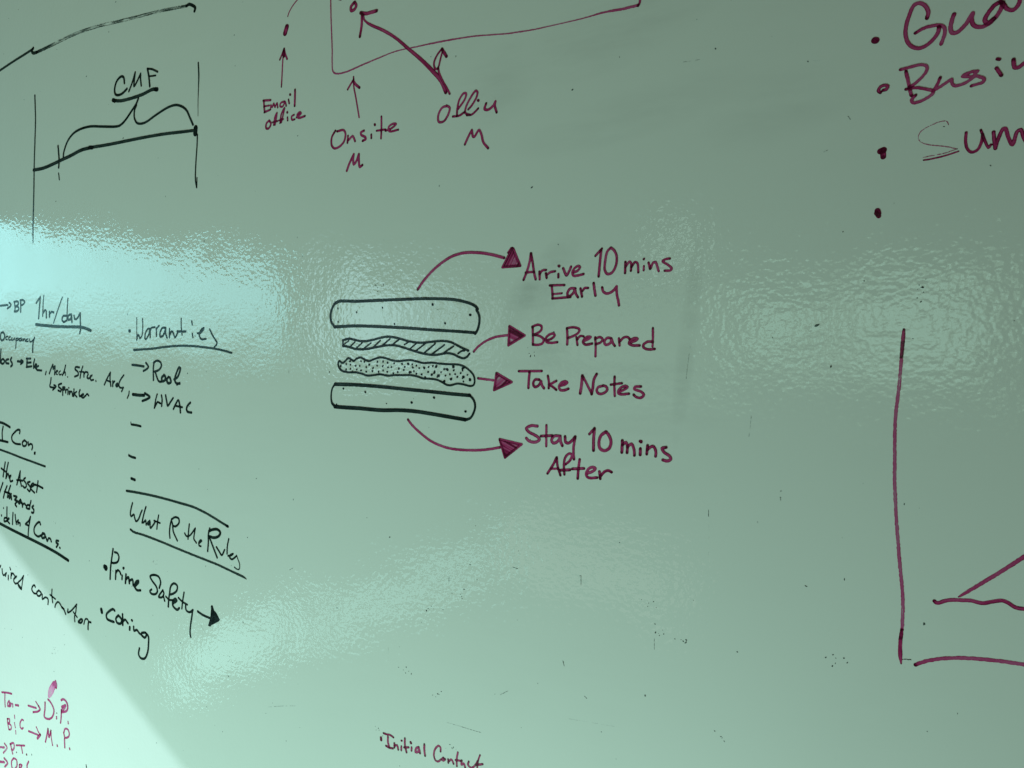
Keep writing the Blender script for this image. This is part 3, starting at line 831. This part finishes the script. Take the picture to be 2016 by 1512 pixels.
s 0 395 -8847,14596 -8793,14617 -8814,14626 -8865,14583 -8806,14559 -8741,14593
s 0 376 -8730,14597 -8686,14630 -8639,14602
P handwritten_note|black heading ICon with an underline at the left edge
M handwritten_word|k|I Con.
s 0 531 -11690,13989 -11509,13972 -11383,13943 -11253,13904
s 0 438 -11500,13905 -11541,13788 -11541,13641
s 0 495 -11711,13627 -11504,13615 -11346,13604
s 0 446 -10917,13801 -10902,13861 -10983,13865 -11112,13798 -11197,13724 -11184,13641 -11073,13592 -10899,13589
s 0 440 -10759,13673 -10828,13628 -10814,13567 -10716,13573 -10676,13637 -10759,13677
s 0 417 -10626,13647 -10618,13586 -10555,13617 -10495,13608 -10481,13561 -10508,13512
o 0 631 -10408,13451
M underline|k|
s 0.3 425 -11722,13447 -11261,13386 -10889,13329 -10525,13280 -10076,13219
P handwritten_note|small black lines reading the Asset, Hazards and deline and Cons at the left edge
M handwritten_word|k|the
s 0 439 -11464,13194 -11510,13057 -11558,12905
s 0 440 -11614,13063 -11436,13000
s 0 437 -11354,13195 -11413,13051 -11456,12878
s 0 437 -11442,12894 -11374,12977 -11340,12902
s 0 435 -11325,12929 -11273,12947 -11315,12890 -11293,12829 -11215,12850
M handwritten_word|k|Asset
s 0 428 -11068,12786 -10997,12931 -10933,13061 | -10949,12907 -10907,12773
s 0 428 -11063,12877 -10864,12880
s 0 424 -10762,12944 -10825,12904 -10755,12848 -10733,12788 -10797,12748 -10857,12777
s 0 421 -10606,12882 -10693,12854 -10623,12798 -10588,12760 -10628,12695 -10700,12727
s 0 418 -10563,12783 -10464,12833 -10498,12861 -10573,12816 -10577,12748 -10460,12683
s 0 415 -10328,12919 -10357,12808 -10387,12704
s 0 432 -10451,12841 -10332,12831 -10173,12798
M handwritten_word|k|Hazards after a slash
s 0 443 -11573,12777 -11636,12679 -11707,12573
s 0 440 -11426,12726 -11510,12606 -11569,12480
s 0 437 -11298,12745 -11368,12633 -11426,12501
s 0 438 -11523,12605 -11332,12587
s 0 455 -11281,12582 -11374,12520 -11350,12487 -11283,12543 | -11275,12474
s 0 451 -11194,12552 -11081,12542 -11160,12478 -11061,12460 -11152,12395 -11104,12351
s 0 447 -10954,12503 -11032,12442 -11001,12417 -10935,12479 | -10925,12432
s 0 427 -10900,12441 -10892,12366
s 0 426 -10890,12398 -10826,12439 -10778,12412
s 0 421 -10589,12514 -10631,12414 -10647,12350
s 0 441 -10643,12423 -10721,12415 -10756,12359 -10671,12348
s 0 438 -10509,12426 -10559,12394 -10501,12352 -10516,12289 -10577,12289
M handwritten_word|k|end of a word cut off by the left edge
o 0 443 -11581,12274 -11663,12116
s 0 440 -11451,12301 -11463,12173 -11466,12024
s 0 441 -11476,12084 -11554,12075 -11571,12005 -11479,12023
s 0 439 -11439,12048 -11386,12080 -11412,12084 -11453,12033 -11379,11985
s 0 436 -11239,12211 -11258,12097 -11269,11983
s 0 433 -11164,12184 -11152,12080 -11131,11999
s 0 432 -11122,12042 -11056,12088 | -11073,12006
s 0 431 -11047,12037 -10997,12035 -10999,11986
s 0 442 -10625,12201 -10683,12119 -10806,12036 -10749,12029 -10701,12014
s 0 442 -10626,12194 -10689,12008 -10715,11895 -10725,11790
M handwritten_word|k|Cons.
s 0 471 -10287,12089 -10320,12133 -10418,12088 -10508,11988 -10501,11893 -10383,11846 -10286,11878
s 0 539 -10208,11922 -10262,11881 -10240,11836 -10156,11860 -10154,11915 -10224,11927
s 0 445 -10121,11872 -10077,11796 -10027,11856 -9969,11850 -9942,11802
s 0 457 -9704,11847 -9780,11840 -9782,11800 -9719,11788 -9779,11720
o 0 455 -9669,11721
M underline|k|long slanted underline below Cons
s 0 623 -11809,11957 -11346,11875 -10726,11776 -10247,11699 -9784,11612 -9408,11517
P handwritten_note|black note headed Warranties with arrows to Roof and HVAC
M handwritten_word|k|Warranties with a bullet
o 0 697 -7433,15741
s 0 195 -7225,15958 -7232,15768 -7239,15584
s 0 267 -7076,15937 -7070,15825 -7095,15660 -7153,15602
s 0 329 -7239,15584 -7198,15673 -7153,15608
s 0 324 -6878,15769 -6943,15764 -7004,15695 -7022,15612 -6995,15595 -6928,15659 -6878,15763 | -6883,15623
s 0 322 -6874,15734 -6846,15781 -6754,15792
s 0 320 -6718,15645 -6719,15773
s 0 348 -6719,15761 -6649,15812
s 0 374 -6479,15775 -6560,15776 -6625,15702 -6619,15632 -6546,15655 -6480,15764 | -6483,15677 -6449,15614
s 0 342 -6382,15757 -6390,15619
s 0 340 -6386,15653 -6322,15721 -6280,15664 -6246,15618 -6173,15708
s 0 266 -6089,15922 -6093,15798 -6075,15656
s 0 392 -6191,15714 -5984,15711
s 0 303 -5837,15878 -5824,15816
s 0 289 -5828,15676 -5816,15614
s 0 326 -5705,15680 -5630,15685 -5554,15745 -5553,15762 -5612,15735 -5664,15657 -5616,15585 -5508,15589
s 0 307 -5414,15738 -5352,15643 -5257,15538 | -5258,15505 -5316,15461
M underline|k|curved, below Warranties
s 0.35 v -7321,15414,452 -7160,15422,388 -6880,15433,382 -6606,15456,376 -6338,15475,370 -6076,15482,364 -5820,15477,358 -5570,15459,353 -5325,15436,348 -5085,15401,342 -4927,15368,339
M arrow|k|beside Roof
s 0 420 -7378,15163 -7226,15153 -7067,15138
s 0 385 -7009,15200 -6946,15135 -6985,15099 -7079,15063
M handwritten_word|k|Roof
s 0 367 -6796,15213 -6818,15107 -6821,14914
s 0 379 -6806,15201 -6722,15237 -6633,15214 -6607,15156 -6673,15086 -6783,15055
s 0 379 -6774,15061 -6732,14968 -6688,14899 -6625,14888
s 0 448 -6541,15000 -6605,14959 -6598,14900 -6525,14919 -6514,14978 -6549,15004
s 0 445 -6434,14973 -6480,14926 -6447,14869 -6375,14893 -6399,14962
s 0 410 -6294,14935 -6205,14977 -6131,15115 -6165,15132 -6229,15046 -6276,14941 -6252,14879 -6156,14869
s 0 368 -6226,14851 -6156,14881
M arrow|k|beside HVAC
s 0 542 -7378,14659 -7226,14651 -7075,14653
s 0 432 -7055,14689 -6927,14628 -7002,14590 -7125,14556
M handwritten_word|k|HVAC
s 0 323 -6732,14681 -6772,14592 -6813,14449
s 0 349 -6624,14666 -6608,14597 -6624,14485
s 0 351 -6813,14449 -6746,14534 -6727,14552 -6655,14531
s 0 374 -6516,14670 -6492,14566 -6468,14497 -6403,14557 -6330,14629
s 0 369 -6327,14450 -6253,14551 -6199,14599 -6167,14519 -6153,14399
s 0 340 -6264,14504 -6107,14487
s 0 405 -5907,14568 -5977,14515 -6004,14457 -5971,14418 -5886,14410
M dash|k|topmost of the three dashes under HVAC
s 0 199 -7451,14184 -7449,14142
s 0 425 -7428,14143 -7328,14139 -7186,14125
M dash|k|middle dash of the three
s 0 445 -7525,13605 -7445,13584 -7353,13575
s 0 200 -7529,13625 -7529,13603
M dash|k|lowest and shortest of the three dashes
s 0 507 -7474,13211 -7378,13194
P handwritten_note|black heading What R the Rules between two long curved lines
M separator_line|k|curved line above What R the Rules
s 0.4 v -7615,12984,451 -7344,12982,444 -6966,12970,434 -6599,12946,425 -6243,12916,416 -5897,12882,408 -5644,12829,401 -5397,12759,395 -5219,12701,391 -5075,12656,388
s 0 469 -5115,12666 -5083,12658
M handwritten_word|k|What
s 0 369 -7457,12788 -7500,12686 -7523,12585 -7505,12551 -7426,12590 -7408,12537 -7372,12480 -7303,12524 -7242,12628 -7202,12687
s 0 364 -7095,12758 -7157,12625 -7209,12474 | -7162,12485 -7113,12527 -7100,12450
s 0 360 -7000,12534 -7067,12478 -7040,12457 -6991,12511 | -6989,12409 -6909,12472 -6851,12539
s 0 327 -6764,12650 -6796,12533 -6818,12411
s 0 327 -6888,12546 -6732,12522
M handwritten_letter|k|R
s 0 350 -6430,12621 -6469,12523 -6491,12402 -6485,12302
s 0 376 -6430,12621 -6339,12664 -6251,12651 -6245,12584 -6326,12516 -6397,12517 -6422,12575
s 0 348 -6407,12506 -6392,12414 -6298,12279
M handwritten_word|k|the
s 0 312 -5991,12589 -6012,12471 -6030,12341
s 0 312 -6109,12425 -6067,12383 -5980,12406 -5856,12530
s 0 309 -5847,12537 -5876,12430 -5886,12359 -5828,12303
s 0 307 -5760,12306 -5699,12352 -5725,12360 -5768,12317 -5761,12266 -5719,12260
M handwritten_word|k|Rules
s 0 331 -5501,12578 -5537,12471 -5540,12346 -5561,12201
s 0 451 -5519,12530 -5435,12566 -5319,12580 -5255,12537 -5306,12471 -5422,12437 -5504,12447
s 0 356 -5505,12418 -5426,12281 -5340,12128
s 0 326 -5352,12296 -5296,12241 -5232,12182 -5165,12276
s 0 295 -5064,12462 -5099,12346 -5110,12221
s 0 321 -5086,12191 -5022,12205 -4973,12238 -5038,12209 -5052,12173 -5000,12147 -4911,12204
s 0.4 199 -4894,12228 -4864,12166 -4827,12082 -4844,12013 -4900,12011 -4947,12032
M underline|k|long slanted line below What R the Rules
s 0.4 v -7533,12320,403 -7447,12287,402 -7179,12265,396 -6715,12208,385 -6267,12142,375 -5834,12083,366 -5334,12016,355 -5012,11956,348 -4745,11906,342 -4683,11882,105
P handwritten_note|black note reading Prime Safety with a solid arrow
M handwritten_word|k|Prime with a bullet
o 0 1207 -8280,11551
s 0 441 -8037,11913 -8078,11756 -8120,11577 -8145,11360
s 0 438 -7992,11861 -7912,11851 -7874,11784 -7918,11699 -8023,11663 -8082,11662
s 0 439 -7971,11534 -7988,11383
s 0 436 -7968,11499 -7913,11553 -7856,11527 -7835,11490
s 0 434 -7794,11474 -7804,11408
o 0 559 -7750,11613
s 0 468 -7686,11512 -7708,11355
s 0 466 -7690,11419 -7620,11472 -7597,11369
s 0 463 -7589,11413 -7509,11446 -7491,11350
s 0 460 -7458,11327 -7344,11422 -7343,11450 -7410,11423 -7453,11335 -7393,11281 -7294,11292
M handwritten_word|k|Safety
s 0 413 -6789,11414 -6750,11514 -6799,11602 -6926,11615 -7024,11575 -6972,11507 -6869,11426 -6839,11348 -6894,11291 -7002,11281 -7039,11316 -6995,11354
s 0 374 -6697,11391 -6811,11259 -6726,11263 -6672,11334 -6697,11391
s 0 373 -6684,11291 -6655,11213
s 0 402 -6564,11133 -6550,11244 -6525,11357 -6490,11486 -6406,11550 -6325,11522 -6338,11442 -6432,11373 -6515,11345
s 0 370 -6621,11294 -6539,11253 -6436,11263
s 0 434 -6438,11209 -6344,11272 -6384,11296 -6447,11234 -6439,11161 -6338,11117 -6286,11156
s 0 363 -6156,11437 -6191,11304 -6219,11158
s 0 363 -6301,11326 -6212,11280 -6082,11248
s 0 393 -6123,11235 -6115,11155 -6036,11129 -5945,11182
s 0 392 -5951,11181 -5979,11045 -6013,10905 -6026,10782 -6012,10724
M arrow|k|short arrow with a solid triangular head
s 0 416 -5827,11179 -5702,11141 -5530,11119
f 1.2 379 -5501,11320 -5463,11331 -5431,11260 -5390,11241 -5299,11134 -5341,11096 -5556,10982 -5587,10990 -5529,11125
s 0 586 -5483,11310 -5470,11214 -5542,11011
P handwritten_note|black note reading Coring with a long looping g
M handwritten_word|k|Coring with a bullet
s 0 752 -8427,10761 -8412,10718
s 0 482 -8034,10810 -8080,10828 -8187,10776 -8280,10694 -8264,10624 -8171,10604 -8066,10601
s 0 476 -7937,10740 -8005,10670 -7973,10604 -7869,10608 -7843,10685 -7933,10744
s 0 472 -7812,10784 -7809,10691 -7812,10593
s 0 434 -7799,10657 -7740,10700 -7663,10649
o 0 555 -7552,10723
s 0 522 -7613,10590 -7621,10546
s 0 427 -7507,10617 -7498,10548 -7419,10577 -7354,10532 -7289,10516
s 0 440 -7283,10553 -7178,10570 -7162,10533 -7207,10482 -7279,10501
s 0 440 -7178,10570 -7108,10522 -7108,10396 -7135,10250 -7215,10121 -7326,10099 -7386,10157 -7360,10265
P handwritten_note|black words quired contractors crossing into the sunlit corner
M handwritten_word|k|end of required cut off by the left edge
s 0 371 -11749,11089 -11797,11032
s 0 388 -11706,11023 -11697,10953 -11660,10901 -11552,10967 | -11588,10897
s 0 385 -11482,10927 -11487,10841
s 0 345 -11411,11094 -11388,11055
s 0 383 -11370,10994 -11389,10884
s 0 382 -11374,10937 -11319,10994 -11257,10961
s 0 399 -11287,10879 -11182,10951 -11215,10946 -11289,10857 -11241,10801 -11151,10822
s 0 358 -10928,11003 -11020,10912 -11138,10824 -11104,10752 -11018,10716
s 0 301 -10928,11003 -10978,10863 -11018,10716
s 0 302 -11131,10811 -11029,10749
M handwritten_word|k|contractors
s 0 405 -10531,10842 -10554,10873 -10616,10846 -10652,10774 -10586,10715 -10514,10713
s 0 402 -10418,10790 -10483,10743 -10462,10687 -10382,10693 -10331,10754 -10408,10796
s 0 379 -10296,10734 -10296,10641 -10203,10692 -10121,10688 -10100,10644 -10115,10573
s 0 357 -9964,10883 -9976,10773 -9952,10634
s 0 357 -10035,10770 -9863,10717
s 0 372 -9882,10558 -9856,10617 -9784,10673 -9716,10654 -9661,10596
s 0 509 -9646,10592 -9594,10567
s 0 385 -9594,10574 -9537,10483
s 0 363 -9458,10590 -9472,10528 -9380,10564 -9288,10633 -9177,10729
s 0 344 -9184,10723 -9213,10580 -9254,10493 -9250,10394
s 0 327 -9291,10566 -9173,10488
s 0 444 -9138,10414 -9052,10476 -9009,10464 -9055,10407 -9132,10402
s 0 338 -8968,10399 -8921,10497 -8855,10511 -8835,10489
s 0 404 -8754,10468 -8818,10463 -8839,10397 -8842,10324
P handwritten_note|magenta initials in the sunlit lower left corner
M handwritten_word|p|Tan at the left of the first arrow
s 0 413 -11859,8464 -11667,8498 -11497,8515
s 0 336 -11747,8472 -11757,8309 -11751,8187
s 0 334 -11597,8354 -11659,8274 -11652,8218 -11602,8258 -11585,8335 | -11591,8225
s 0 332 -11547,8315 -11551,8241 -11516,8305 -11469,8312 -11467,8254
s 0 464 -11361,8316 -11257,8333
M arrow|p|topmost of the magenta arrows
s 0 414 -10900,8414 -10768,8421 -10627,8430
s 0 298 -10630,8559 -10543,8495
s 0 410 -10543,8495 -10486,8439 -10562,8379 -10731,8324
M handwritten_word|p|D.P.
s 0 420 -10308,8618 -10320,8479 -10347,8326 -10204,8315 -10082,8384 -10014,8511 -10048,8599 -10138,8675 -10203,8701
o 0 288 -9924,8501
s 0 342 -9932,8425 -9934,8386
s 0 444 -9759,8791 -9688,8824 -9598,8799 -9552,8718 -9588,8628 -9700,8576 -9766,8555
s 0 480 -9746,8664 -9625,8721 -9686,8638 -9763,8599
s 0 376 -9769,8584 -9779,8458 -9804,8340
s 0 318 -9558,8428 -9553,8389
M handwritten_word|p|BIC
s 0 374 -11685,7959 -11677,7861 -11637,7743
s 0 373 -11685,7954 -11606,7966 -11609,7904 -11664,7865 -11573,7858 -11544,7815 -11578,7758 -11631,7749
s 0 292 -11417,8093 -11407,8030
s 0 292 -11425,7939 -11397,7844
s 0 272 -11390,7788 -11384,7717
s 0 384 -11099,8067 -11144,8073 -11212,7992 -11217,7904 -11155,7880 -11113,7913
M arrow|p|second of the magenta arrows
s 0 414 -10915,7895 -10758,7899 -10586,7901
s 0 317 -10640,8050 -10571,7969 -10500,7923
s 0 597 -10512,7927 -10609,7832
M handwritten_word|p|M.P.
s 0 405 -10335,7833 -10280,7973 -10237,8116
s 0 403 -10233,8111 -10210,7956 -10138,8107
s 0 328 -10138,8100 -10131,7970 -10097,7826
s 0 398 -9940,7870 -9936,7852
s 0 392 -9689,8071 -9691,7988 -9686,7891
s 0 391 -9708,8175 -9658,8261 -9566,8266 -9528,8194 -9566,8127 -9673,8089 -9712,8174
s 0 389 -9534,7918 -9526,7901
M handwritten_word|p|P.T. with an arrow
s 0.4 441 -12057,7270 -11840,7320
s 0.4 398 -11822,7406 -11733,7349 -11874,7196
s 0.4 413 -11591,7445 -11562,7351 -11527,7275
s 0.3 431 -11609,7452 -11488,7504 -11458,7451 -11496,7368 -11563,7339
o 0 312 -11381,7341
s 0 386 -11381,7486 -11076,7560
s 0 347 -11200,7520 -11161,7386
o 0 383 -11017,7396
M handwritten_word|p|last magenta word cut off by the bottom edge
s 0.2 522 -12075,6961 -11858,7006
s 0 438 -11853,7093 -11730,7027 -11836,6920
s 0 392 -11493,7191 -11576,7098 -11570,6983 -11493,6961 -11384,7064 -11390,7179 -11493,7191
s 0 388 -11291,7104 -11297,7001
s 0 388 -11278,7120 -11201,7130 -11229,7078 -11289,7047
s 0 421 -10953,7267 -11008,7183 -11013,7081
M ink_smear|s|pale pink smear above D.P.
s 0.55 v -9983,9048,1261 -10105,8876,1524 -10169,8771,728
M ink_smear|p|darker tip of the pink smear
s 0.5 539 -9934,9114 -9908,9058 -9923,8993
P stray_mark|small black stroke at the bottom edge beside the sunlit corner
M pen_stroke|k|
s 0 241 -9016,7738 -8998,7636
P handwritten_note|dark magenta words Initial Contact at the bottom edge
M handwritten_word|m|Initial with a bullet
s 0 378 -2071,10058 -2068,10027
s 0 275 -2026,10134 -1973,10131 -1912,10137 -1854,10117
s 0 298 -1949,10102 -1950,10023 -1926,9964
s 0 286 -1984,9966 -1926,9954 -1865,9961
s 0 285 -1840,10042 -1840,9980
s 0 284 -1828,10010 -1792,10025 -1774,9968
s 0 271 -1720,10029 -1723,9972
o 0 303 -1713,10109
s 0 291 -1659,10156 -1660,10069 -1634,9968
s 0 291 -1674,10026 -1598,10047
s 0 279 -1547,10060 -1550,10013
o 0 386 -1561,10123
s 0 319 -1430,10093 -1469,10071 -1483,10014 -1442,10025 -1425,10073 | -1408,10018
s 0 316 -1337,10158 -1338,10087 -1326,10005
M handwritten_word|m|Contact
s 0 280 -1076,10130 -1076,10184 -1109,10199 -1160,10144 -1184,10061 -1161,9991 -1116,9984 -1071,10023
s 0 351 -1031,10057 -1054,10028 -1032,10022 -1006,10046
s 0 287 -957,10058 -953,10012
s 0 286 -943,10037 -904,10069 -871,10022
s 0 284 -804,10192 -821,10103 -821,10004
s 0 284 -840,10079 -761,10091
s 0 302 -745,10101 -750,10043 -712,10067 -691,10017
s 0 279 -637,10116 -648,10067 -599,10043 -546,10086 -498,10164
s 0 237 -466,10247 -493,10175 -514,10039
s 0 297 -525,10101 -429,10139
P open_square_diagram|magenta L-shaped frame with a rising line at the lower right
M frame_line|m|tall vertical line with a dark top end
s 0 v 4203,15604,246 4199,15539,336 4189,15372,314 4187,15348,270
s 0.55 297 4197,15479 4189,15360 4180,15181 4168,15001 4151,14795 4147,14638 4151,14397 4156,14154 4166,13985 4177,13804 4193,13623 4215,13380 4233,13216 4247,13062 4250,12945 4249,12796 4240,12674
s 0.1 v 4245,12749,252 4238,12666,344 4235,12587,344 4238,12498,345 4247,12421,138
M frame_line|m|bottom line running off the right edge
s 0.4 345 4367,12436 4450,12486 4574,12536 4695,12568 4854,12593 5010,12607 5124,12612 5222,12614 5348,12615
M wavy_line|m|short thick wavy line inside the frame
s 0 343 4508,13071 4521,13058 4545,13059 4586,13084 4642,13103 4722,13114 4802,13123 4849,13115 4896,13115 4958,13139 5034,13162 5080,13149 5134,13117 5202,13115 5298,13125
M rising_line|m|straight line rising to the right from the wavy line
s 0.3 v 4699,13141,105 4737,13172,260 4876,13296,325 5027,13431,336 5197,13592,362 5319,13708,356
P stray_mark|thin dark squiggle in the gap at the frame's corner
M pen_stroke|k|
s 0.3 55 4256,12462 4290,12473 4307,12471 4324,12478 4335,12464
o 0 64 4279,12388
"""
SCRATCHES = [
    ('-979,10547 -749,10548', 0.0003, 0.31, 0.1),
    ('-749,10548 -450,10546', 0.0003, 0.372, 0),
    ('-5793,11012 -5615,10813', 0.00025, 0.31, 0.1),
    ('2190,15501 2142,15097', 0.0004, 0.217, 0.2),
    ('2831,14781 2806,14509', 0.0004, 0.217, 0.2),
    ('2400,13674 2406,13180', 0.0004, 0.124, 0.6),
    ('-1935,11444 -1937,11175', 0.0003, 0.186, 0.4),
    ('1814,12199 1815,12066', 0.0003, 0.372, 0.3),
    ('2400,13712 2401,13635', 0.0003, 0.434, 0.3),
    ('774,11028 1352,11080', 0.0003, 0.186, 0.2),
    ('-4255,9970 -3599,10142', 0.0003, 0.31, 0.3),
    ('7,12748 85,12734', 0.0004, 0.496, 0),
    ('-931,12494 -932,12414', 0.0004, 0.558, 0),
    ('924,12783 925,12663', 0.0004, 0.434, 0.2),
    ('692,11719 712,11649', 0.0004, 0.558, 0.1),
    ('3467,17338 3517,17356', 0.0004, 0.279, 0.1),
    ('3683,17657 3711,17614', 0.0004, 0.31, 0),
    ('3359,18234 3488,18219', 0.0003, 0.186, 0.4),
    ('2074,18462 2252,18455', 0.0004, 0.217, 0.3),
    ('-175,11099 -58,11178', 0.0004, 0.372, 0.2),
    ('970,11350 1009,11323', 0.0004, 0.496, 0.1),
    ('-5788,20512 -4543,20384', 0.0004, 0.0744, 0.1)]

NFACE = 0
for pname, plabel, meshes in parse(STROKES):
    allp = [p for m in meshes for s in m[3] for r in s[2] for p in r]
    ox = min(max(sum(p[0] for p in allp)/len(allp), X0), X1); oz = sum(p[1] for p in allp)/len(allp)
    part = empty(pname, (ox, 0, oz), whiteboard)
    part['label'] = plabel
    for n, k, l, st in meshes:
        o = build(n, k, st, part, (ox, oz), l or None)
        if n == 'seasoning_dots': o['kind'] = 'stuff'
        NFACE += len(o.data.polygons)

# ---------------------------------------------------------------- specks and scratches of old ink, too small to tell apart
def px(s): return [tuple(float(v)*1e-4 for v in t.split(',')) for t in s.split()]
def specks():
    r = random.Random(11)
    V, Fc, Dn = [], [], []
    def blob(x, z, a, b, t, d):
        n = 7; k = len(V)
        for i in range(n):
            q = i/n*math.tau; e = 1+r.uniform(-.3, .3)
            u, v = math.cos(q)*a*e, math.sin(q)*b*e
            V.append((x+u*math.cos(t)-v*math.sin(t), 0, z+u*math.sin(t)+v*math.cos(t))); Dn.append(d)
        Fc.append(list(range(k, k+n)))
    def line(x0, z0, x1, z1, w, d, gap=.15):
        L = math.hypot(x1-x0, z1-z0); n = max(2, int(L/0.004)); t = math.atan2(z1-z0, x1-x0)
        bend = r.uniform(-.02, .02)*L
        for i in range(n):
            if r.random() < gap: continue
            s = (i+.5)/n; o = bend*4*s*(1-s)
            blob(x0+(x1-x0)*s-math.sin(t)*o, z0+(z1-z0)*s+math.cos(t)*o, L/n*.55, w, t, d*r.uniform(.6, 1))
    for i in range(240):
        x, z = r.uniform(-1.2, .52), r.uniform(.7, 2.2)
        s = abs(r.gauss(0, .00035))+.00022
        blob(x, z, s*r.uniform(1, 2.6), s, r.choice((1.5, .5, 2.4, r.uniform(0, 3))), r.uniform(.2, .75))
    for i in range(24):                                             # little crumbs in clusters
        x, z = r.uniform(-1.0, .5), r.uniform(.72, 1.75)
        if r.random() < .6: x, z = r.uniform(-.35, .25), r.uniform(.75, 1.35)
        for k in range(r.randint(3, 8)):
            s = abs(r.gauss(0, .0003))+.00025
            blob(x+r.gauss(0, .005), z+r.gauss(0, .004), s*r.uniform(1, 2.4), s, r.uniform(0, 3), r.uniform(.4, 1))
    for i in range(4):
        x, z = r.uniform(-.4, .4), r.uniform(.72, 1.6); t = r.choice((1.57, 1.5, -.3, .5, 1.1)); L = r.uniform(.006, .02)
        line(x, z, x+L*math.cos(t), z+L*math.sin(t), .00022, .6)
    for a, w, d, g in SCRATCHES:
        (x0, z0), (x1, z1) = px(a); line(x0, z0, x1, z1, w, d, g)
    me = bpy.data.meshes.new('ink_specks'); me.from_pydata(V, [], Fc); me.update()
    at = me.attributes.new('ink', 'FLOAT', 'POINT'); at.data.foreach_set('value', np.array(Dn, 'f'))
    me.materials.append(INK['k'])
    o = bpy.data.objects.new('ink_specks', me); COL.objects.link(o); o.parent = whiteboard
    o.location = (0, -0.00010, 0); o['kind'] = 'stuff'; o['label'] = 'tiny dark specks and hairline scratches of old ink'
specks()
print('ink faces', NFACE)
